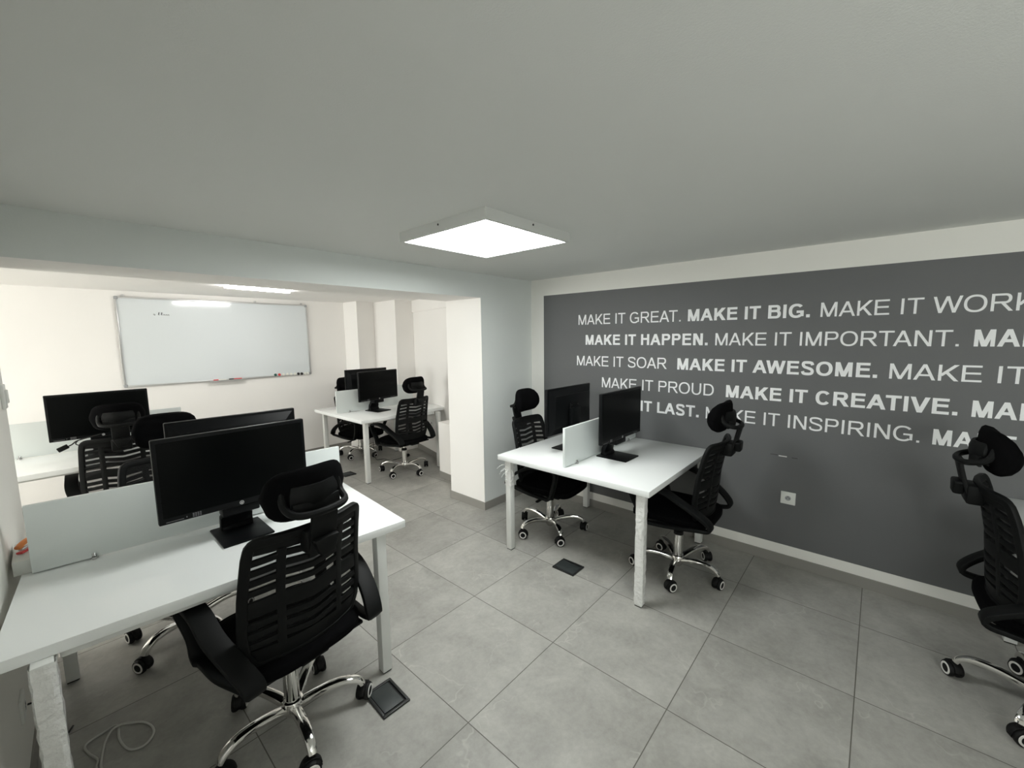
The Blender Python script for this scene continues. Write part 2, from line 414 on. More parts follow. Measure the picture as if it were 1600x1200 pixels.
# ------------------------------------------------------------------ white lettering on the grey wall
CAP = 0.089
ADV = dict(A=667, B=667, C=722, D=722, E=667, G=778, H=722, I=278, K=667, L=556, M=833, N=722, O=778, P=667, R=722, S=667, T=611, U=722, V=667, W=944)
ADVB = dict(ADV, A=722, B=722, K=722, L=611)
ADV[' '] = ADVB[' '] = 278; ADV['.'] = ADVB['.'] = 278
def glyph(ch, bold):
    """upper-case grotesque letter, cap height 1: list of filled 2D polygons"""
    w, h = (.218, .180) if bold else (.138, .120)
    A = (ADVB if bold else ADV)[ch]/716
    sb = .100; P = []
    lay = [0]
    def rect(x0, y0, x1, y1):
        lay[0] += 1; P.append((lay[0], [(x0, y0), (x1, y0), (x1, y1), (x0, y1)]))
    def bar(x0, y0, x1, y1, hw):
        lay[0] += 1; P.append((lay[0], [(x0-hw/2, y0), (x0+hw/2, y0), (x1+hw/2, y1), (x1-hw/2, y1)]))
    def ring(cx, cy, rx, ry, a0, a1, n=28, ex=2.25):
        def pt(a, qx, qy):
            c, s_ = cos(a), sin(a)
            return (cx+qx*math.copysign(abs(c)**(2/ex), c), cy+qy*math.copysign(abs(s_)**(2/ex), s_))
        lay[0] += 1
        for i in range(n):
            t0, t1 = R(a0+(a1-a0)*i/n), R(a0+(a1-a0)*(i+1)/n)
            P.append((lay[0], [pt(t0, rx, ry), pt(t1, rx, ry), pt(t1, rx-w, ry-h), pt(t0, rx-w, ry-h)]))
    def bowl(x0, xr, y0, y1, inner=None):
        # horizontal arms from x0 and a half ring on the right, between y0 and y1
        ry = (y1-y0)/2; rx = min(ry*1.0, (xr-x0)*.62); cx = xr-rx
        rect(x0, y1-h, cx, y1); rect(x0, y0, cx, y0+h)
        ring(cx, (y0+y1)/2, rx, ry, -90, 90, 20)
    def ribbon(pts, th):
        q = smooth_path([(x, y, 0) for x, y in pts], 7); n = len(q)
        def off(i, s_):
            d = (q[min(i+1, n-1)]-q[max(i-1, 0)]).normalized(); return (q[i].x-d.y*th(i/(n-1))*s_/2, q[i].y+d.x*th(i/(n-1))*s_/2)
        lay[0] += 1
        for i in range(n-1): P.append((lay[0], [off(i, 1), off(i, -1), off(i+1, -1), off(i+1, 1)]))
    d = w*1.10
    if ch == 'A':
        bar(d/2, 0, A/2, 1, d); bar(A-d/2, 0, A/2, 1, d); rect(A*.24, .25, A*.76, .25+h)
    elif ch == 'V': bar(A/2, 0, d/2, 1, d); bar(A/2, 0, A-d/2, 1, d)
    elif ch == 'W':
        for x0, x1 in ((.235, 0), (.235, .5), (.765, .5), (.765, 1)):
            g = lambda t: d*.5+(A-d)*t
            bar(g(x0), 0, g(x1), 1, d*.96)
    elif ch == 'M': rect(sb, 0, sb+w*.95, 1); rect(A-sb-w*.95, 0, A-sb, 1); bar(A/2, 0, sb+d*.55, 1, d*1.05); bar(A/2, 0, A-sb-d*.55, 1, d*1.05)
    elif ch == 'N': rect(sb, 0, sb+w, 1); rect(A-sb-w, 0, A-sb, 1); bar(A-sb-d*.58, 0, sb+d*.58, 1, d*1.15)
    elif ch == 'K':
        rect(sb, 0, sb+w, 1); bar(sb+w*.6, .30, A-d*.75, 1, d*1.32); bar(A-d*.62, 0, sb+w+.16, .58, d*1.22)
    elif ch == 'I': rect((A-w)/2, 0, (A+w)/2, 1)
    elif ch == 'T': rect((A-w)/2, 0, (A+w)/2, 1-h*.5); rect(.03, 1-h, A-.03, 1)
    elif ch == 'H': rect(sb, 0, sb+w, 1); rect(A-sb-w, 0, A-sb, 1); rect(sb+w*.5, .47, A-sb-w*.5, .47+h)
    elif ch == 'L': rect(sb, 0, sb+w, 1); rect(sb+w*.5, 0, A-.05, h)
    elif ch == 'E':
        rect(sb, 0, sb+w, 1); rect(sb+w*.5, 0, A-.06, h); rect(sb+w*.5, 1-h, A-.08, 1); rect(sb+w*.5, .455, A-.11, .455+h)
    elif ch == 'O': ring(A/2, .5, A/2-.055, .515, 0, 360, 48)
    elif ch == 'C': ring(A/2+.01, .5, A/2-.06, .515, 38, 322, 40)
    elif ch == 'G':
        ring(A/2, .5, A/2-.06, .515, 40, 316, 40); rect(A-.075-w, .10, A-.075, .52); rect(A/2+.02, .52-h, A-.075, .52)
    elif ch == 'D': rect(sb, 0, sb+w, 1); bowl(sb+w*.5, A-.065, 0, 1)
    elif ch in 'PR':
        rect(sb, 0, sb+w, 1); bowl(sb+w*.5, A-.06-(.03 if ch == 'R' else 0), .43, 1)
        if ch == 'R': bar(A-.01-d*.55, 0, A*.55, .48, d*1.15)
    elif ch == 'B': rect(sb, 0, sb+w, 1); bowl(sb+w*.5, A-.10, .473, 1); bowl(sb+w*.48, A-.055, 0, .467+h)
    elif ch == 'U':
        rx = A/2-sb; rect(sb, .40, sb+w, 1); rect(A-sb-w, .40, A-sb, 1); ring(A/2, .40, rx, .415, 180, 360, 26)
    elif ch == 'S':
        k = h*.5-.012; x0, x1 = .065+w*.5, A-.06-w*.5
        ribbon([(x1-.0, .73), (x1-.07, .90-k*.2), (A/2, 1-k), (x0+.06, .91-k*.2), (x0+.015, .75), (x0+.10, .60), (A/2, .52), (x1-.07, .42), (x1, .27), (x1-.07, .10+k*.2), (A/2, k), (x0+.06, .10+k*.2), (x0-.01, .27)], lambda t: h+(w-h)*.5)
    elif ch == '.': rect((A-w*1.05)/2, 0, (A+w*1.05)/2, w*1.02)
    return P, A
GLYPHS = {}
def letter_mesh(ch, bold):
    if (ch, bold) in GLYPHS: return GLYPHS[(ch, bold)]
    P, A = glyph(ch, bold)
    bm = bm_(); th = .0009
    for ly, poly in P:
        a = [bm.verts.new((-ly*.00006, -x, y)) for x, y in poly]   # coats of paint lie over each other
        bm.faces.new(a)
    bmesh.ops.recalc_face_normals(bm, faces=bm.faces[:])
    for f in bm.faces:
        if f.normal.x > 0: f.normal_flip()
    me = D.meshes.new('letter_'+(ch if ch != '.' else 'stop')); bm.to_mesh(me); bm.free()
    me.materials.append(M['lettering'])
    xs = [-v.co.y for v in me.vertices]
    GLYPHS[(ch, bold)] = (me, A, min(xs), max(xs))
    return GLYPHS[(ch, bold)]
def layout(txt, bold):
    x = 0; out = []
    for i, ch in enumerate(txt):
        A = (ADVB if bold else ADV)[ch]/716
        if ch != ' ': out.append((ch, x))
        x += A
        pr = txt[i:i+2]
        if pr in ('AT', 'TA', 'AV', 'LA', 'AW'): x -= .07
    x0 = out[0][1]+letter_mesh(out[0][0], bold)[2]; x1 = out[-1][1]+letter_mesh(out[-1][0], bold)[3]
    return out, x0, x1
def phrase(txt, bold, y0, y1, z0, parent, ref=None):
    """left edge y0, right edge y1; ref = the text that y0..y1 spans when txt runs on past it"""
    out, x0, x1 = layout(txt, bold)
    if ref: _, q0, q1 = layout(ref, bold)
    else: q0, q1 = x0, x1
    sx = (y0-y1)/(q1-q0)
    for ch, x in out:
        o = D.objects.new('letter' if ch != '.' else 'full_stop', letter_mesh(ch, bold)[0]); C.objects.link(o); o.parent = parent
        o.location = Vector((-.0008, y0-(x-x0)*sx, z0))-Vector((0, parent.location.y, parent.location.z))
        o.scale = (1, sx, CAP)
        if bold: o['label'] = 'bold white letter'
LINES = [
 (1.699, 'top line of white wall lettering, beginning with MAKE IT GREAT', [('MAKE IT GREAT.', 0, 2.087, 1.163, None), ('MAKE IT BIG.', 1, 1.110, .349, None), ('MAKE IT WORK.', 0, .294, .294-.924, 'MAKE IT GREAT.')]),
 (1.517, 'second line of white wall lettering, beginning with MAKE IT HAPPEN in bold', [('MAKE IT HAPPEN.', 1, 2.010, .960, None), ('MAKE IT IMPORTANT.', 0, .908, -.319, None), ('MAKE IT', 1, -.373, -.373-.43, None)]),
 (1.327, 'middle line of white wall lettering, beginning with MAKE IT SOAR', [('MAKE IT SOAR', 0, 2.101, 1.260, None), ('MAKE IT AWESOME.', 1, 1.178, 0.0, None), ('MAKE IT', 0, -.053, -.575, None)]),
 (1.140, 'fourth line of white wall lettering, beginning with MAKE IT PROUD', [('MAKE IT PROUD', 0, 1.838, .903, None), ('MAKE IT CREATIVE.', 1, .820, -.342, None), ('MAKE IT', 1, -.394, -.394-.43, None)]),
 (0.965, 'bottom line of white wall lettering, beginning with MAKE IT LAST behind the monitor', [('MAKE IT LAST.', 1, 1.857, 1.003, None), ('MAKE IT INSPIRING.', 0, .953, -.206, None), ('MAKE IT', 1, -.258, -.258-.43, None)]),
]
for z, lab, ph in LINES:
    t = thing('wall_lettering', lab, 'lettering', (XR-.0015, 0.7, z), group='lines of lettering on the grey wall')
    bpy.context.view_layer.update()
    for txt, b, y0, y1, ref in ph: phrase(txt, b, y0, y1, z, t, ref)

# wall socket on the feature wall
def socket(label, loc, rz):
    t = thing('wall_socket', label, 'socket', loc, rz)
    bm = bm_(); box(bm, -.043, .043, -.010, 0, -.043, .043, .003); obj('cover_plate', bm, M['socket'], t)
    bm = bm_()
    lathe(bm, [(.021, -.0105), (.021, -.0125), (.0185, -.0125), (.0165, -.0110)], 24, 0, Matrix.Rotation(R(90), 4, 'X') @ Matrix.Scale(-1, 4, (0, 0, 1)) @ Matrix.Translation((0, 0, 0)))
    obj('socket_rim', bm, M['socket'], t)
    bm = bm_()
    cyl(bm, (0, -.0102, 0), (0, -.0118, 0), .0165, 20)
    obj('socket_recess', bm, M['grey_plastic'], t)
    bm = bm_()
    for x, z in ((-.008, 0), (.008, 0), (0, .009)): cyl(bm, (x, -.0115, z), (x, -.0122, z), .003, 10)
    obj('pin_hole', bm, M['hole'], t)
    return t
socket('white square wall socket low on the grey wall', (XR-.0015, 0.400, 0.480), R(-90))
socket('small white socket on the back room right wall behind the chair', (rw(4.43)-.001, 4.43, 0.46), R(-90)-math.atan(0.2585))
socket('white socket on the left wall under the near desk', (-.179, 2.22, .30), R(88))
# a chip and scuffs in the grey paint
bm = bm_(); prism(bm, [(XR-.0024, .470), (XR-.0016, .470), (XR-.0016, .422), (XR-.0024, .422)], .7605, .7675)
tag(obj('paint_chip', bm, M['chip'], smooth=False), 'small white chip in the grey wall paint above the socket', 'paint chip')
bm = bm_()
for y0, y1, z in ((.520, .475, .766), (.395, .362, .760)): prism(bm, [(XR-.0020, y0), (XR-.0016, y0), (XR-.0016, y1), (XR-.0020, y1)], z, z+.004)
tag(obj('wall_scuff', bm, M['scuff'], smooth=False), 'thin dark scuff beside the white paint chip on the grey wall', 'scuff mark')
# light switch near the end of the left wall
t = thing('light_switch', 'white light switch near the end of the left wall', 'light switch', (-.150, 2.93, 1.36), R(88))
bm = bm_(); box(bm, -.04, .04, -.012, 0, -.055, .055, .004); obj('switch_plate', bm, M['socket'], t)
bm = bm_(); box(bm, -.016, .016, -.020, -.010, -.030, .030, .003); obj('rocker', bm, M['socket'], t)

# ------------------------------------------------------------------ ceiling lamps
t = thing('ceiling_panel_light', 'square white LED panel light on the front room ceiling', 'ceiling light', (1.605, 1.600, H1))
bm = bm_()
a, w = .318, .016
for x0, x1, y0, y1 in ((-a, a, -a, -a+w), (-a, a, a-w, a), (-a, -a+w, -a+w, a-w), (a-w, a, -a+w, a-w)): box(bm, x0, x1, y0, y1, -.050, 0)
obj('lamp_frame', bm, M['lamp_frame'], t)
bm = bm_(); box(bm, -a+w, a-w, -a+w, a-w, -.041, -.034); obj('diffuser', bm, M['diffuser'], t, smooth=False)
for s, ax in ((-1, 'y'), (-1, 'x'), (1, 'y'), (1, 'x')):
    bm = bm_(); cyl(bm, (0, 0, 0), (0, 0, .003), .005, 12)
    o = obj('screw', bm, M['dark_steel'], t, (0, s*(a+.002), -.018) if ax == 'y' else (s*(a+.002), 0, -.018))
    o.rotation_euler = (R(90), 0, 0) if ax == 'y' else (0, R(90), 0)
t = thing('strip_light', 'slim lit strip light on the back room ceiling', 'ceiling light', (1.48, 4.70, H2), R(8))
bm = bm_(); box(bm, -.31, .31, -.015, .015, -.006, 0, .002); obj('lamp_housing', bm, M['frame_white'], t)
bm = bm_(); box(bm, -.305, .305, -.017, .017, -.026, -.0062, .005); obj('light_tube', bm, M['tube'], t)

# ------------------------------------------------------------------ whiteboard
t = thing('whiteboard', 'large whiteboard in an aluminium frame on the back wall', 'whiteboard', (1.452, YW, 1.590))
hw, hh = .945, .467
bm = bm_(); box(bm, -hw+.012, hw-.012, -.016, -.004, -hh+.012, hh-.012); obj('board_surface', bm, M['whiteboard'], t, smooth=False)
bm = bm_()
for x0, x1, z0, z1 in ((-hw+.02, hw-.02, hh-.016, hh), (-hw+.02, hw-.02, -hh, -hh+.016), (-hw, -hw+.016, -hh+.02, hh-.02), (hw-.016, hw, -hh+.02, hh-.02)): box(bm, x0, x1, -.024, -.001, z0, z1, .003)
obj('board_frame', bm, M['alu'], t)
for sx in (-1, 1):
    for sz in (-1, 1):
        bm = bm_(); box(bm, min(sx*hw*1.002, sx*(hw-.03)), max(sx*hw*1.002, sx*(hw-.03)), -.027, -.001, min(sz*hh*1.004, sz*(hh-.03)), max(sz*hh*1.004, sz*(hh-.03)), .006)
        obj('corner_cap', bm, M['grey_plastic'], t)
for x in (.576-1.452, 1.782-1.452, 2.332-1.452):
    bm = bm_(); box(bm, x-.012, x+.012, -.018, -.001, hh, hh+.022, .004); obj('wall_bracket', bm, M['alu'], t)
bm = bm_(); box(bm, -.22, .16, -.060, -.024, -hh-.004, -hh+.002, .001); box(bm, -.22, .16, -.063, -.060, -hh-.004, -hh+.008)
obj('pen_tray', bm, M['alu'], t)
bm = bm_()
def stroke(pts): tube(bm, [Vector((x-1.452, -.0168, z-1.590)) for x, z in pts], .0022, 6)
stroke([(.802, 1.880), (.808, 1.888), (.815, 1.880), (.806, 1.877), (.818, 1.876)])
for x in (.842, .866): stroke([(x, 1.878), (x+.006, 1.905), (x+.010, 1.905), (x+.004, 1.878), (x+.012, 1.878)])
for x in (.885, .905, .922): stroke([(x, 1.876), (x+.006, 1.886), (x+.010, 1.878), (x+.014, 1.877)])
obj('handwriting', bm, M['ink'], t)
zt_ = 1.590-.467+.0005
def pen(label, x0, x1, body, cap):
    p = thing('marker_pen', label, 'marker pen', (x0, YW-.042, zt_+.0095))
    L = x1-x0
    bm = bm_(); cyl(bm, (0.045, 0, 0), (L, 0, 0), .008, 14); obj('barrel', bm, body, p)
    bm = bm_(); cyl(bm, (0, 0, 0), (0.046, 0, 0), .009, 14); obj('pen_cap', bm, cap, p)
pen('red marker pen with black cap on the whiteboard tray', 1.430, 1.560, M['red'], M['cable_black'])
pen('white marker pen with red cap on the whiteboard tray', 1.275, 1.400, M['ivory'], M['red'])
MAGS = [(1.948, 1.136, 'green', 'dark green round magnet, leftmost in the row on the whiteboard'), (1.995, 1.135, 'red', 'red round magnet at the whiteboard lower right'),
        (2.044, 1.134, 'ivory', 'white round magnet directly right of the red magnet'), (2.091, 1.134, 'ivory', 'white round magnet, second to the right of the red one'),
        (2.139, 1.132, 'ivory', 'white round magnet, third to the right of the red one'), (2.187, 1.130, 'ivory', 'white round magnet directly left of the two black magnets'),
        (2.230, 1.130, 'cable_black', 'left black round magnet of the pair on the whiteboard'), (2.274, 1.128, 'cable_black', 'right black round magnet of the pair on the whiteboard'),
        (2.318, 1.128, 'ivory', 'white round magnet directly right of the two black magnets'), (2.356, 1.127, 'ivory', 'white round magnet, last at the whiteboard right corner')]
for x, z, k, lab in MAGS:
    bm = bm_(); lathe(bm, [(.017, 0), (.018, .003), (.0165, .0075), (.012, .009)], 20, 0, Matrix.Rotation(R(90), 4, 'X'))
    tag(obj('magnet', bm, M[k], None, (x, YW-.0162, z+.008)), lab, 'magnet', 'round magnets on the whiteboard')

# ------------------------------------------------------------------ desks
ZT, TH = 0.73, 0.036
def leg_bm(w=.046, h=ZT-TH):
    bm = bm_(); box(bm, -w/2, w/2, -w/2, w/2, .006, h, .002); return bm
def wrap_bm(z0, z1, w=.054, seed=0, ragged=True):
    rnd = random.Random(seed); bm = bm_()
    n = 26; rings = []
    for i in range(n+1):
        z = z0+(z1-z0)*i/n; ring = []
        for j in range(16):
            a = 2*pi*j/16+.1
            k = 1/max(abs(cos(a)), abs(sin(a)))
            rr = w/2*k*(.93+.20*rnd.random()); rr = min(rr, w/2*1.36)
            ring.append(bm.verts.new((rr*cos(a), rr*sin(a), z+(rnd.random()-.5)*.008)))
        rings.append(ring)
    for i in range(n):
        for j in range(16): bm.faces.new((rings[i][j], rings[i][(j+1) % 16], rings[i+1][(j+1) % 16], rings[i+1][j]))
    if ragged:   # loose shreds of film at the top
        for k in range(7):
            a = rnd.uniform(2.2, 4.6); p = Vector((w/2*cos(a), w/2*sin(a), z1-.03-rnd.random()*.05)); pts = [p]
            d = Vector((cos(a), sin(a), rnd.uniform(-.2, .6)))
            for s in range(5):
                p = p+d*rnd.uniform(.010, .018); d = d+Vector((0, 0, -.32)); d.normalize(); pts.append(p)
            tube(bm, pts, .0014, 4)
    return bm
def desk(label, top_center, L, Dp, top_rot, legs, wrapped=(), leg_rot=0.0, edges=True, group='white double desks'):
    """legs: world xy of the leg centres"""
    t = thing('desk', label, 'desk', (top_center[0], top_center[1], 0), 0, group)
    bm = bm_(); box(bm, -L/2, L/2, -Dp/2, Dp/2, ZT-TH, ZT, .0025)
    obj('tabletop', bm, M['laminate'], t, rot=(0, 0, top_rot))
    P = [Vector((x-top_center[0], y-top_center[1], 0)) for x, y in legs]
    for i, p in enumerate(P):
        lg = obj('leg', leg_bm(), M['white_metal'], t, p, (0, 0, leg_rot))
        bm = bm_(); box(bm, -.021, .021, -.021, .021, 0, .007, .002); obj('foot_pad', bm, M['rubber'], lg)
        for (k, z0, z1, sd, rg) in wrapped:
            if k == i: obj('film_wrap', wrap_bm(z0, z1, seed=sd, ragged=rg), M['film'], lg)
    # legs are listed front-left, front-right, rear-right, rear-left; rails tie them under the top
    for a, b in ((0, 1), (1, 2), (2, 3), (3, 0)):
        d = (P[b]-P[a]); n = d.normalized(); inn = Vector((-n.y, n.x, 0))*.045; q0 = P[a]+n*.034+inn; q1 = P[b]-n*.034+inn
        bm = bm_(); sweep(bm, [q0+Vector((0, 0, ZT-TH-.015)), q1+Vector((0, 0, ZT-TH-.015))], lambda i: rect_prof(.014, .012, .1), up=Vector((0, 0, 1)))
        obj('frame_rail', bm, M['white_metal'], t)
    return t
def divider(label, loc, L, h, rz, clips):
    t = thing('desk_divider', label, 'desk divider', loc, rz, 'white divider boards on the desks')
    bm = bm_(); box(bm, 0, L, -.009, .009, .006, h, .0015); obj('board', bm, M['panel'], t)
    for x in clips:
        bm = bm_()
        box(bm, x-.013, x+.013, -.012, .012, 0, .005, .001)
        cyl(bm, (x, -.018, .001), (x, -.018, .012), .007, 12); cyl(bm, (x, -.018, .012), (x, -.0095, .022), .006, 12)
        cyl(bm, (x, .018, .001), (x, .018, .012), .007, 12)
        obj('clip', bm, M['clip'], t)
    return t

# near desk on the left (slightly turned)
a1 = R(-4.4); e1 = Vector((cos(a1), sin(a1))); n1 = Vector((-sin(a1), cos(a1)))
c0 = Vector((1.072, 1.652)); L1, D1 = 1.262, 1.18
cen = c0-e1*(L1/2)+n1*(D1/2)
desk('near white double desk along the left wall, largest in view', cen, L1, D1, a1, [(-.090, 1.730), (.952, 1.692), (1.005, 2.755), (-.058, 2.772)], [(0, .02, .69, 5, False)], R(-1.5))
p0 = c0-e1*(1.232)+n1*.592
divider('long divider board on the near left desk, behind the front monitor', (p0.x, p0.y, ZT), 1.16, .268, a1, (.165, .62, 1.10))
# far desk by the grey wall
desk('white double desk with film-wrapped legs, its end against the grey wall', (2.155+.5600, .905+.5825), 1.120, 1.165, 0, [(2.207, .970), (3.215, .950), (3.240, 1.965), (2.208, 1.996)], [(1-1, .02, .69, 11, False), (3, .50, .685, 3, True)])
divider('divider board between the two monitors on the desk by the grey wall', (2.205, 1.512, ZT), 1.06, .268, 0, (.140, .92))
# desk in the right corner of the back room
desk('white double desk in the right corner of the back room', (2.150+.585, 4.055+.575), 1.17, 1.15, 0, [(2.245, 4.150), (3.130, 4.010), (3.200, 5.060), (2.230, 5.110)])
divider('divider board on the back room desk beside the pillars', (2.175, 4.665, ZT), 1.05, .265, 0, (.155, .9))
# desk under the whiteboard
desk('white double desk under the left part of the whiteboard', (.190, 4.752), 1.22, 1.20, 0, [(-.36, 4.21), (.74, 4.21), (.74, 5.29), (-.36, 5.29)])
divider('divider board on the desk under the whiteboard', (-.375, 4.782, ZT), 1.148, .268, R(-1.6), (.17, .95))
# desk at the right edge, only its corner shows
desk('white desk at the right edge behind the nearest right chair', (2.695, -1.115), 1.16, 1.16, 0, [(2.16, -1.655), (3.22, -1.655), (3.168, -.603), (2.16, -.603)])

# ------------------------------------------------------------------ monitors
def make_monitor():
    t = thing('monitor', 'x', 'monitor', (0, 0, 0))
    # local: screen faces -y, base centre at the origin
    bm = bm_(); box(bm, -.098, .098, -.125, .110, 0, .010, .004); obj('stand_base', bm, M['bezel'], t)
    bm = bm_()
    pts = smooth_path([(0, .070, .008), (0, .072, .05), (0, .052, .10), (0, .030, .16), (0, .028, .33)], 5)
    sweep(bm, pts, lambda i: rect_prof(.024 if i < 3 else .016, (.064 if i < 8 else .057), .2), up=Vector((0, 1, 0)))
    obj('stand_neck', bm, M['bezel'], t)
    bm = bm_(); box(bm, -.072, .072, -.036, .030, .100, .150, .006); obj('hinge_cover', bm, M['bezel'], t)
    bm = bm_()
    hw_, z0, z1 = .284, .140, .486
    box(bm, -hw_, hw_, -.045, -.018, z0, z1, .005)
    vs = box(bm, -hw_+.012, hw_-.012, -.018, .014, z0+.012, z1-.012, .004)
    for v in vs:
        if v.co.y > 0: v.co.x *= .84; v.co.z = (v.co.z-(z0+z1)/2)*.74+(z0+z1)/2
    obj('bezel', bm, M['bezel'], t)
    bm = bm_(); box(bm, -hw_+.014, hw_-.014, -.0455, -.0440, z0+.026, z1-.014); obj('screen', bm, M['screen'], t, smooth=False)
    # round maker's mark with two slanted letters
    bm = bm_()
    for k in range(24):
        a, b = 2*pi*k/24, 2*pi*(k+1)/24
        q = [bm.verts.new((r*cos(w), -.0458, z0+.013+r*sin(w))) for r, w in ((.0085, a), (.0085, b), (.0066, b), (.0066, a))]
        bm.faces.new(q)
    def bar(x0, zz0, x1, zz1, w=.0009):
        bm.faces.new([bm.verts.new((x, -.0458, z0+.013+z)) for x, z in ((x0-w, zz0), (x0+w, zz0), (x1+w, zz1), (x1-w, zz1))])
    bar(-.0036, -.004, -.0016, .005); bar(-.0014, -.004, -.0006, .001); bar(.0004, -.0055, .0022, .003); bar(.0026, -.0025, .0036, .003)
    obj('logo', bm, M['logo'], t, smooth=False)
    bm = bm_(); box(bm, -.262, -.205, -.0457, -.0449, z0+.008, z0+.0105); box(bm, -.197, -.194, -.0457, -.0449, z0+.010, z0+.016); obj('model_print', bm, M['grey_mark'], t, smooth=False)
    bm = bm_()
    for r_ in range(3):
        for k in range(4): box(bm, -.176+k*.008, -.1705+k*.008, -.0458, -.0449, z0+.006+r_*.006, z0+.0098+r_*.006)
    obj('bezel_sticker', bm, M['grey_mark'], t, smooth=False)
    bm = bm_(); box(bm, -.052, .052, .012, .026, .245, .365, .004); obj('mount_plate', bm, M['black_plastic'], t)
    bm = bm_()
    for x in (-.04, .04): cyl(bm, (x, .026, .352), (x, .0275, .352), .004, 10)
    obj('mount_screw', bm, M['dark_steel'], t)
    bm = bm_(); lathe(bm, [(.019, 0), (.019, .003), (.013, .003), (.013, .0012)], 20, 0, Matrix.Translation((0, .049, .21)) @ Matrix.Rotation(R(-90), 4, 'X')); obj('cable_ring', bm, M['bezel'], t)
    for k in range(3):
        bm = bm_(); box(bm, .17+k*.022, .184+k*.022, -.046, -.0449, z0+.010, z0+.014); obj('button', bm, M['grey_mark'], t, smooth=False)
    return t
mon0 = make_monitor()
MONS = [
 ((.517, 2.120), R(-.5), 'front monitor on the near left desk, facing the nearest chair'),
 ((.615, 2.440), R(177), 'rear monitor on the near left desk, seen from behind over the front one'),
 ((2.668, 1.372), R(-1), 'front monitor on the desk by the grey wall, screen seen at an angle'),
 ((2.640, 1.735), R(179), 'rear monitor on the desk by the grey wall, its back showing above the divider'),
 ((2.605, 4.500), R(9), 'front monitor on the back room corner desk, HP mark on its bezel'),
 ((2.690, 4.850), R(180), 'rear monitor on the back room corner desk, half hidden by the front monitor'),
 ((.240, 4.520), R(-1), 'monitor on the desk under the whiteboard, above the first back chair'),
]
MONS[4] = (MONS[4][0], MONS[4][1], 'front monitor on the back room corner desk, beside the tall chair')
for i, (p, rz, lab) in enumerate(MONS):
    o = mon0 if i == 0 else copy_tree(mon0)
    o.location = (p[0], p[1], ZT); o.rotation_euler = (0, 0, rz)
    o['label'] = lab; o['group'] = 'black desktop monitors'

# ------------------------------------------------------------------ office chairs
ZB0, ZB1 = .455, .950
def interp(tab, x):
    for (a, p), (b, q) in zip(tab, tab[1:]):
        if x <= b:
            t = max(0, min(1, (x-a)/(b-a))); t = t*t*(3-2*t) if False else t
            return p+(q-p)*t
    return tab[-1][1]
HW = [(.455, .200), (.52, .222), (.60, .230), (.72, .226), (.85, .218), (.95, .212)]
YC = [(.455, -.198), (.53, -.212), (.62, -.220), (.74, -.230), (.86, -.252), (.95, -.275)]
def bs(x, z, off=0.0):
    """point on the backrest surface (off = towards the sitter)"""
    return Vector((x, interp(YC, z)+.050*(x/.2)**2+off, z))
def bnorm(x, z):
    dx = bs(x+.004, z)-bs(x-.004, z); dz = bs(x, min(z+.01, .97))-bs(x, max(z-.01, .44))
    return dz.cross(dx).normalized()*-1 if dz.cross(dx).y > 0 else dz.cross(dx).normalized()
def surf_sweep(bm, xz, h, w, closed=False, mi=0):
    pts = [bs(x, z) for x, z in xz]; ups = [bnorm(x, z) for x, z in xz]
    hh = h if callable(h) else (lambda i: h)
    ww = w if callable(w) else (lambda i: w)
    sweep(bm, pts, lambda i: rect_prof(hh(i), ww(i), .3), closed, ups=ups, mi=mi)
def patch(bm, z0, z1, inset, th, nx=14, nz=5, mi=0):
    G = [[], []]
    for s, off in ((0, -th/2), (1, th/2)):
        for i in range(nz+1):
            z = z0+(z1-z0)*i/nz; hwid = interp(HW, z)-inset
            G[s].append([bm.verts.new(bs(-hwid+2*hwid*j/nx, z, off)) for j in range(nx+1)])
    for s in (0, 1):
        for i in range(nz):
            for j in range(nx): bm.faces.new((G[s][i][j], G[s][i][j+1], G[s][i+1][j+1], G[s][i+1][j])).material_index = mi
    for j in range(nx):
        for i in (0, nz): bm.faces.new((G[0][i][j], G[0][i][j+1], G[1][i][j+1], G[1][i][j])).material_index = mi
    for i in range(nz):
        for j in (0, nx): bm.faces.new((G[0][i][j], G[0][i+1][j], G[1][i+1][j], G[1][i][j])).material_index = mi

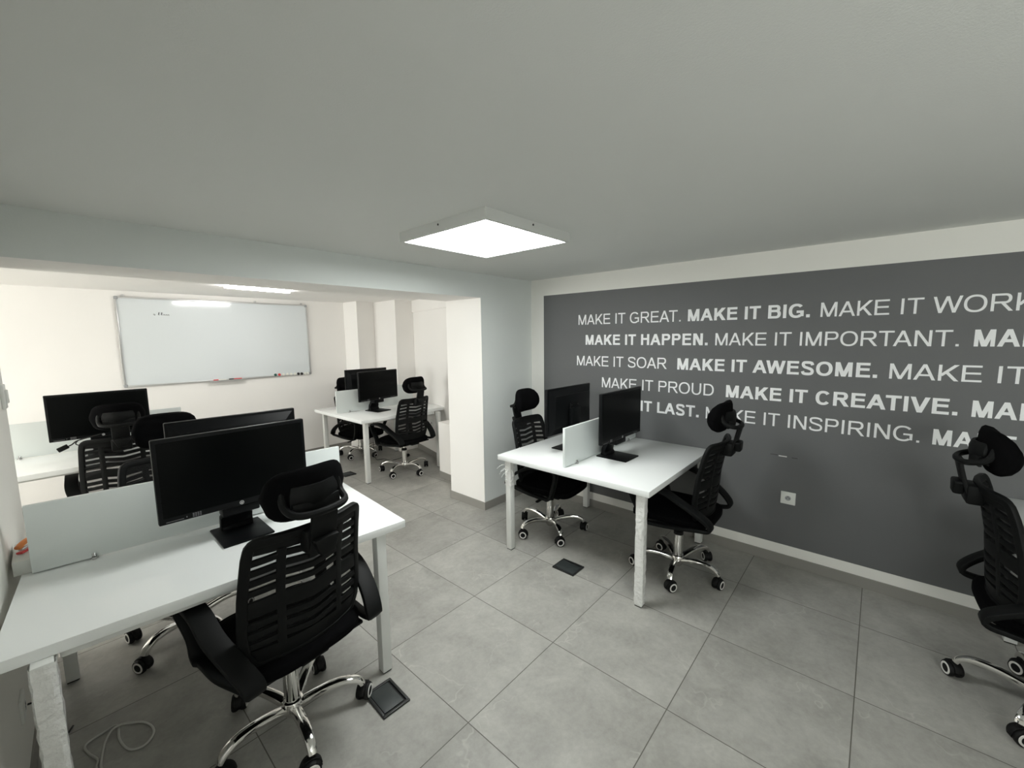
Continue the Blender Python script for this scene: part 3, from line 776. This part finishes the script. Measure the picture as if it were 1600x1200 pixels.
def make_chair():
    t = thing('office_chair', 'x', 'office chair')
    up = []      # parts carried by the gas lift
    # --- five-star base
    bm = bm_(); lathe(bm, [(.022, .040), (.034, .055), (.042, .075), (.044, .100), (.038, .114), (.030, .118)], 28)
    obj('hub', bm, M['chrome'], t)
    for k in range(5):
        bm = bm_()
        pts = smooth_path([(.020, 0, .082), (.080, 0, .102), (.150, 0, .118), (.215, 0, .119), (.258, 0, .102), (.274, 0, .080)], 5)
        n = len(pts)
        sweep(bm, pts, lambda i: [(a*(1-.25*i/n), b*(1-.30*i/n)) for a, b in rect_prof(.0165, .0235, .42)], up=Vector((0, 0, 1)))
        lg = obj('base_leg', bm, M['chrome'], t, rot=(0, 0, 2*pi*k/5))
        # caster: hood, twin wheels with a white ring each
        bm = bm_(); sw = [.6, 2.2, -.7, 1.5, -2.0][k]
        mt = Matrix.Translation((.275, 0, .0345)) @ Matrix.Rotation(sw, 4, 'Z') @ Matrix.Translation((-.010, 0, 0))
        ry = mt @ Matrix.Rotation(R(90), 4, 'X')
        for s in (-1, 1):
            lathe(bm, [(.012, s*.004), (.0310, s*.005), (.0345, s*.010), (.0345, s*.021), (.031, s*.0265), (.012, s*.0275)], 24, 0, ry)
        hood = [(.037*cos(a), .037*sin(a)) for a in [R(-10+200*i/12) for i in range(13)]]
        sweep(bm, [mt @ Vector((x, 0, z)) for x, z in hood], lambda i: rect_prof(.0028, .012, .3), up=mt.to_3x3() @ Vector((.01, 0, 1)))
        cyl(bm, (.275, 0, .058), (.275, 0, .082), .009, 12)
        ca = obj('caster', bm, M['rubber'], t, rot=(0, 0, 2*pi*k/5))
        bm = bm_()
        for s in (-1, 1): lathe(bm, [(.0185, s*.0270), (.0190, s*.0287), (.0262, s*.0283), (.0272, s*.0265)], 24, 0, ry)
        obj('wheel_ring', bm, M['ring_white'], ca)
    bm = bm_(); lathe(bm, [(.030, .100), (.030, .262), (.026, .266)], 24); obj('gas_cylinder', bm, M['chrome'], t)
    bm = bm_(); lathe(bm, [(.029, .260), (.031, .264), (.031, .282), (.020, .288)], 24); obj('cylinder_collar', bm, M['rubber'], t)
    bm = bm_(); cyl(bm, (0, 0, .14), (0, 0, .40), .014, 16); up.append(obj('piston', bm, M['chrome'], t))
    # --- mechanism and levers
    bm = bm_(); box(bm, -.075, .075, -.115, .095, .378, .414, .010); cyl(bm, (0, 0, .355), (0, 0, .380), .028, 18)
    box(bm, -.055, .055, -.215, -.10, .392, .414, .008)
    up.append(obj('tilt_mechanism', bm, M['black_plastic'], t))
    bm = bm_(); tube(bm, smooth_path([(.07, .03, .395), (.16, .035, .388), (.215, .04, .372)], 5), .005, 8)
    box(bm, .205, .265, .028, .052, .360, .374, .005); up.append(obj('height_lever', bm, M['black_plastic'], t))
    bm = bm_(); cyl(bm, (0, .088, .372), (0, .150, .362), .017, 16, r1=.020); up.append(obj('tension_knob', bm, M['black_plastic'], t))
    # --- seat cushion
    bm = bm_(); box(bm, -.235, .235, -.235, .245, .412, .492, 0)
    bmesh.ops.subdivide_edges(bm, edges=bm.edges[:], cuts=7, use_grid_fill=True)
    for v in bm.verts:
        x, y, z = v.co; u, w = x/.235, (y-.005)/.24
        q = (abs(u)**5+abs(w)**5)**.2
        m_ = max(abs(u), abs(w))
        s = (m_/q) if q > 1e-6 else 1
        v.co.x = x*s*(1-.05*max(0, -w)); v.co.y = .012+.252*w*s
        if z > .45:
            v.co.z = z-.026*max(abs(u), abs(w))**6 - .020*max(0, w)**4 + .006*(abs(u)**2) - .004
            if m_ > .93: v.co.z -= .006
        else:
            v.co.z = z+.012*max(0, m_-.6)/.4
            v.co.x *= .96; v.co.y = .005+(v.co.y-.005)*.96
    so = obj('seat', bm, M['black_fabric'], t, angle=60)
    mod = so.modifiers.new('round', 'SUBSURF'); mod.levels = 1; mod.render_levels = 1
    up.append(so)
    bm = bm_(); box(bm, -.215, .215, -.205, .205, .402, .417, .006); up.append(obj('seat_shell', bm, M['black_plastic'], t))
    # --- backrest frame with chevron ribs
    bm = bm_()
    corners = []
    zs = [ZB0+.012+(ZB1-ZB0-.024)*i/16 for i in range(17)]
    R_ = [(interp(HW, z)-.012, z) for z in zs]
    rc = .030
    outl = []
    def fil(cx, cz, a0, a1): return [(cx+rc*cos(R(a0+(a1-a0)*i/4)), cz+rc*sin(R(a0+(a1-a0)*i/4))) for i in range(5)]
    wt, wb = interp(HW, ZB1)-.012, interp(HW, ZB0)-.012
    outl += [(x, z) for x, z in R_ if ZB0+.05 < z < ZB1-.045]
    outl += fil(wt-rc, ZB1-.012-rc, 0, 90)
    outl += [(x*(wt-rc)*.8, ZB1-.012) for x in (.8, .4, 0, -.4, -.8)]
    outl += [(-x, z) for x, z in fil(wt-rc, ZB1-.012-rc, 90, 0)]
    outl += [(-x, z) for x, z in reversed(R_) if ZB0+.05 < z < ZB1-.045]
    outl += fil(-wb+rc-.008, ZB0+.012+rc, 180, 270)
    outl += [(x*(wb-rc)*.8, ZB0+.012) for x in (-.8, -.4, 0, .4, .8)]
    outl += [(-x, z) for x, z in reversed(fil(-wb+rc-.008, ZB0+.012+rc, 180, 270))]
    surf_sweep(bm, outl, .011, .017, True)
    patch(bm, .892, .938, .014, .012); patch(bm, .467, .535, .014, .014)
    fb = obj('backrest_frame', bm, M['black_plastic'], t); up.append(fb)
    def rib(z, hgt, th=.0065, amp=.013):
        b = bm_(); xz = []
        w_ = interp(HW, z)-.022
        for i in range(21):
            s = -1+2*i/20
            k = abs(s)
            zz = z+amp*(1-abs(k-.5)*2)-amp*.5
            xz.append((s*w_, zz))
        surf_sweep(b, xz, th, hgt/2)
        return b
    for z, h in ((.555, .024), (.594, .024), (.632, .024), (.692, .060), (.754, .024), (.792, .024), (.830, .024), (.868, .024)):
        up.append(obj('rib', rib(z, h), M['black_plastic'], t))
    for s in (-1, 1):
        bm = bm_(); surf_sweep(bm, [(s*.108, .52+.38*i/14) for i in range(15)], .0075, .015); up.append(obj('upright_rib', bm, M['black_plastic'], t))
    bm = bm_(); nx, nz = 16, 14
    G = [[bm.verts.new(bs(-(interp(HW, z)-.02)+2*(interp(HW, z)-.02)*j/nx, z, .0085)) for j in range(nx+1)] for z in [.50+.42*i/nz for i in range(nz+1)]]
    for i in range(nz):
        for j in range(nx): bm.faces.new((G[i][j], G[i][j+1], G[i+1][j+1], G[i+1][j]))
    up.append(obj('mesh_cover', bm, M['mesh_fabric'], t, angle=180))
    # spine bracket from the mechanism up to the backrest
    bm = bm_(); sweep(bm, smooth_path([(0, -.12, .402), (0, -.180, .404), (0, -.198, .430), (0, -.200, .478)], 5), lambda i: rect_prof(.010, .045, .3), up=Vector((0, .3, 1)) )
    up.append(obj('back_bracket', bm, M['black_plastic'], t))
    # --- armrests: one closed loop on each side
    for s in (-1, 1):
        prof = [(.150, .412), (.178, .480), (.215, .590), (.205, .634), (.120, .650), (.010, .640), (-.090, .596), (-.190, .534), (-.252, .476), (-.246, .440), (-.180, .428), (-.040, .416), (.080, .406)]
        path = smooth_path([(s*(.256+(.022 if z > .5 else .0)-(.022 if y < -.15 else 0)), y, z) for y, z in prof], 5, True)
        bm = bm_()
        def pf(i):
            z = path[i].z; y = path[i].y
            w = .035 if (z > .45 and y < .17) else .026
            if z < .45 and y < .12: w = .018
            return rect_prof(.0105, w, .16)
        ups = []
        cz = Vector((s*.24, 0, .52))
        for q in path: ups.append((q-cz).normalized())
        sweep(bm, path, pf, True, ups=None, up=Vector((1, 0, 0))) if False else None
        n = len(path)
        fr = frames(path, True, Vector((1, 0, 0)))
        rings = []
        for i, q in enumerate(path):
            tt, nn, bb = fr[i]
            rings.append([bm.verts.new(q+nn*b_+bb*a_) for a_, b_ in pf(i)])
        for i in range(n):
            A, B = rings[i], rings[(i+1) % n]
            for j in range(12): bm.faces.new((A[j], A[(j+1) % 12], B[(j+1) % 12], B[j]))
        up.append(obj('armrest', bm, M['black_plastic'], t, angle=50))
    # --- headrest: padded cushion, rear tray, bracket stem and knob
    bm = bm_()
    def hc(s): return Vector((s*.148, -.250+.040*s*s, 1.100))
    nS, nP = 18, 16; rings = []
    for i in range(nS+1):
        s = -1+2*i/nS
        e = max(0.0, 1-abs(s)**5)**.5 if abs(s) < 1 else 0.0
        e = max(e, .12)
        c = hc(s); ring = []
        for j in range(nP):
            a = 2*pi*j/nP
            zz = .094*e*sin(a)
            th = (.056*cos(a)) if cos(a) > 0 else (.026*cos(a))
            yy = th*(.35+.65*e) - .12*zz
            ring.append(bm.verts.new((c.x, c.y+yy-.010, c.z+zz)))
        rings.append(ring)
    for i in range(nS):
        for j in range(nP): bm.faces.new((rings[i][j], rings[i][(j+1) % nP], rings[i+1][(j+1) % nP], rings[i+1][j]))
    for rg in (rings[0], rings[-1]): bm.faces.new(rg)
    hp = obj('headrest', bm, M['black_fabric'], t, angle=80); up.append(hp)
    bm = bm_()
    tp = smooth_path([(-.100, -.252, 1.130), (-.104, -.272, 1.075), (-.085, -.325, 1.052), (0, -.345, 1.048), (.085, -.325, 1.052), (.104, -.272, 1.075), (.100, -.252, 1.130)], 6)
    tube(bm, tp, .0125, 10)
    sweep(bm, smooth_path([(-.085, -.290, 1.06), (0, -.302, 1.058), (.085, -.290, 1.06)], 5), lambda i: rect_prof(.022, .006, .3), up=Vector((0, 0, 1)))
    G = [[[bm.verts.new((.088*u*(1-.12*v*v), -.292+.030*u*u+off-.12*.040*v-.012*(1-v*v), 1.090+.046*v)) for u in (-1, -.6, -.2, .2, .6, 1)] for v in (-1, -.5, 0, .5, 1)] for off in (0, -.010)]
    for i in range(4):
        for j in range(5):
            for q in (0, 1): bm.faces.new((G[q][i][j], G[q][i][j+1], G[q][i+1][j+1], G[q][i+1][j]))
    for j in range(5):
        for i in (0, 4): bm.faces.new((G[0][i][j], G[0][i][j+1], G[1][i][j+1], G[1][i][j]))
    for i in range(4):
        for j in (0, 5): bm.faces.new((G[0][i][j], G[0][i+1][j], G[1][i+1][j], G[1][i][j]))
    obj('headrest_tray', bm, M['black_plastic'], hp)
    bm = bm_()
    sweep(bm, smooth_path([(0, -.300, .885), (0, -.318, .95), (0, -.330, 1.00), (0, -.336, 1.030), (0, -.334, 1.052)], 5), lambda i: rect_prof(.008, .048, .3), up=Vector((0, -1, .1)))
    up.append(obj('headrest_stem', bm, M['black_plastic'], t))
    bm = bm_(); box(bm, -.055, .055, -.312, -.258, .862, .945, .010); up.append(obj('stem_clamp', bm, M['black_plastic'], t))
    bm = bm_(); vs = box(bm, -.046, .046, -.352, -.316, .893, .955, .010)
    for v in vs:
        if v.co.z < .92: v.co.x *= .62
    up.append(obj('stem_knob', bm, M['black_plastic'], t))
    for o in up: o['lift'] = 1
    return t
chair0 = make_chair()
CHAIRS = [  # x, y, facing (deg clockwise from +y), star angle (deg from +x), lift, label
 (.548, 1.735, -7, 47, 0.0, 'nearest black mesh office chair, its back to us at the near left desk'),
 (2.726, .934, -1, 46, 0.0, 'black mesh office chair in profile, near side of the desk by the grey wall'),
 (2.650, 1.952, 175, 18, -.030, 'black mesh office chair facing us, far side of the desk by the grey wall'),
 (2.620, -.630, 178, 9, 0.0, 'black mesh office chair cut off by the right edge of the picture'),
 (2.748, 4.191, -5, 60, -.035, 'black mesh office chair in front of the back room corner desk'),
 (2.775, 5.278, 163, 66, -.125, 'black mesh office chair lowered behind the back room corner desk'),
 (.395, 2.745, 184, 2, 0.0, 'black mesh office chair behind the near left desk monitors, facing us'),
 (.315, 4.280, 3, 20, -.03, 'black mesh office chair drawn up to the desk under the whiteboard'),
]
for i, (x, y, az, st, dz, lab) in enumerate(CHAIRS):
    o = chair0 if i == 0 else copy_tree(chair0)
    o.location = (x, y, 0); o.rotation_euler = (0, 0, -R(az))
    o['label'] = lab; o['group'] = 'black mesh office chairs'
    ch = [c for c in o.children]
    k = {'base_leg': 0, 'caster': 0}
    for c in ch:
        nm = c.name.split('.')[0]
        if nm in k:
            c.rotation_euler = (0, 0, R(st)+R(az)+2*pi*k[nm]/5); k[nm] += 1
        elif 'lift' in c: c.location.z = dz-(.035 if i == 0 and nm in ('headrest', 'headrest_stem', 'stem_knob') else 0)
for o in D.objects:
    if 'lift' in o: del o['lift']

# ------------------------------------------------------------------ floor boxes
def floor_box(label, loc, rz, sx, sy, ajar):
    t = thing('floor_socket_box', label, 'floor socket box', loc, rz, 'black floor socket boxes')
    bm = bm_(); w = .012
    for x0, x1, y0, y1 in ((-sx, sx, -sy, -sy+w), (-sx, sx, sy-w, sy), (-sx, -sx+w, -sy+w, sy-w), (sx-w, sx, -sy+w, sy-w)): box(bm, x0, x1, y0, y1, 0, .010, .002)
    box(bm, -sx+w, sx-w, -sy+w, sy-w, 0, .002)
    obj('box_frame', bm, M['box_frame'], t)
    bm = bm_(); box(bm, -sx+w+.002, sx-w-.010, -sy+w+.006, sy-w-.002, 0, .006, .002)
    lid = obj('box_lid', bm, M['box_cover'], t, (0, 0, .003), (R(ajar), 0, 0))
    return t
floor_box('black floor socket box beside the nearest chair and desk leg', (.868, 1.542, 0), R(-2), .064, .086, 0)
floor_box('black floor socket box with raised lid under the desk by the grey wall', (2.269, 1.517, 0), 0, .070, .086, 5)
floor_box('black floor socket box by the back room desk, behind the nearest headrest', (2.243, 4.615, 0), 0, .070, .070, 0)

# ------------------------------------------------------------------ cables and small things
bm = bm_()
c1 = [(.000, 2.02), (-.020, 2.10), (-.014, 2.142), (-.033, 2.197), (-.044, 2.248), (-.030, 2.270), (.008, 2.279), (.042, 2.287), (.055, 2.275), (.053, 2.237), (.052, 2.186), (.065, 2.122), (.085, 2.089), (.117, 2.081), (.147, 2.118), (.148, 2.165), (.129, 2.214), (.101, 2.245), (.066, 2.262), (.035, 2.258), (.013, 2.221), (.000, 2.159), (-.008, 2.094), (-.006, 2.00), (-.03, 1.93), (-.15, 1.86)]
P = [(x, y, .0045+(.008 if i in (18, 19) else 0)) for i, (x, y) in enumerate(c1)]
tube(bm, smooth_path(P, 5), .0042, 8)
tag(obj('white_cable', bm, M['cable_white'], angle=180), 'coiled white cable lying on the floor under the near desk', 'cable')
bm = bm_()
P = [(2.66, 4.74, .69), (2.685, 4.745, .60), (2.68, 4.75, .50), (2.67, 4.76, .30), (2.70, 4.79, .10), (2.75, 4.84, .02), (2.80, 4.85, .006), (2.853, 4.834, .005), (2.868, 4.703, .005), (2.935, 4.688, .005), (3.051, 4.70, .005), (3.10, 4.67, .014)]
tube(bm, smooth_path(P, 6), .0035, 8)
kb = obj('power_cable', bm, M['cable_black'], angle=180)
tag(kb, 'thin black power cable trailing on the floor under the back room corner desk', 'cable')
bm = bm_(); lathe(bm, [(.012, 0), (.021, .003), (.021, .030), (.014, .038)], 18, 0, Matrix.Translation((3.10, 4.67, .022)) @ Matrix.Rotation(R(75), 4, 'Y')); obj('plug', bm, M['rubber'], kb)
# video cable with a plug dangling from the monitor under the whiteboard
bm = bm_()
P = [(.30, 4.50, .895), (.20, 4.47, .885), (.10, 4.44, .868), (.065, 4.43, .845), (.045, 4.43, .835)]
tube(bm, smooth_path(P, 6), .0045, 8)
tube(bm, smooth_path([(.10, 4.44, .868), (.085, 4.43, .845), (.12, 4.43, .825), (.18, 4.45, .815), (.25, 4.47, .83)], 6), .0035, 8)
vc = obj('video_cable', bm, M['cable_black'], angle=180)
tag(vc, 'black video cable with loose plug below the monitor under the whiteboard', 'cable')
bm = bm_(); box(bm, -.030, .030, -.010, .010, -.016, .016, .003, mtx=Matrix.Translation((.018, 4.43, .826)) @ Matrix.Rotation(R(-25), 4, 'Y')); obj('plug', bm, M['rubber'], vc)
# ledge box and the orange stapler on it
bm = bm_(); box(bm, -.158, .06, 2.358, 2.58, ZT+.001, ZT+.055, .002)
tag(obj('desk_ledge', bm, M['ledge']), 'low pale grey box on the near desk between wall and divider', 'box')
t = thing('stapler', 'orange and metal stapler on the pale grey box by the left wall', 'stapler', (-.118, 2.47, ZT+.0555), R(55))
t.scale = (.72, .72, .72)
bm = bm_(); sweep(bm, smooth_path([(-.055, 0, .006), (0, 0, .005), (.06, 0, .006)], 4), lambda i: rect_prof(.005, .014, .3), up=Vector((0, 0, 1))); obj('stapler_base', bm, M['red'], t)
bm = bm_(); sweep(bm, smooth_path([(-.045, 0, .022), (0, 0, .024), (.055, 0, .018)], 4), lambda i: rect_prof(.007, .010, .3), up=Vector((0, 0, 1))); obj('magazine', bm, M['clip'], t)
bm = bm_(); sweep(bm, smooth_path([(-.060, 0, .036), (-.02, 0, .052), (.03, 0, .055), (.065, 0, .036)], 5), lambda i: rect_prof(.010, .015, .4), up=Vector((0, 0, 1))); obj('handle', bm, M['orange'], t)
bm = bm_(); cyl(bm, (.055, -.012, .022), (.055, .012, .022), .012, 14); obj('hinge', bm, M['rubber'], t)
# loose cables under the near desk on the left wall
bm = bm_(); tube(bm, smooth_path([(-.163, 2.22, .30), (-.135, 2.22, .285), (-.128, 2.23, .20), (-.140, 2.26, .08), (-.120, 2.32, .006), (-.070, 2.42, .005)], 6), .0035, 8)
tag(obj('power_cable', bm, M['cable_black'], angle=180), 'black power cable hanging from the left wall socket under the near desk', 'cable')
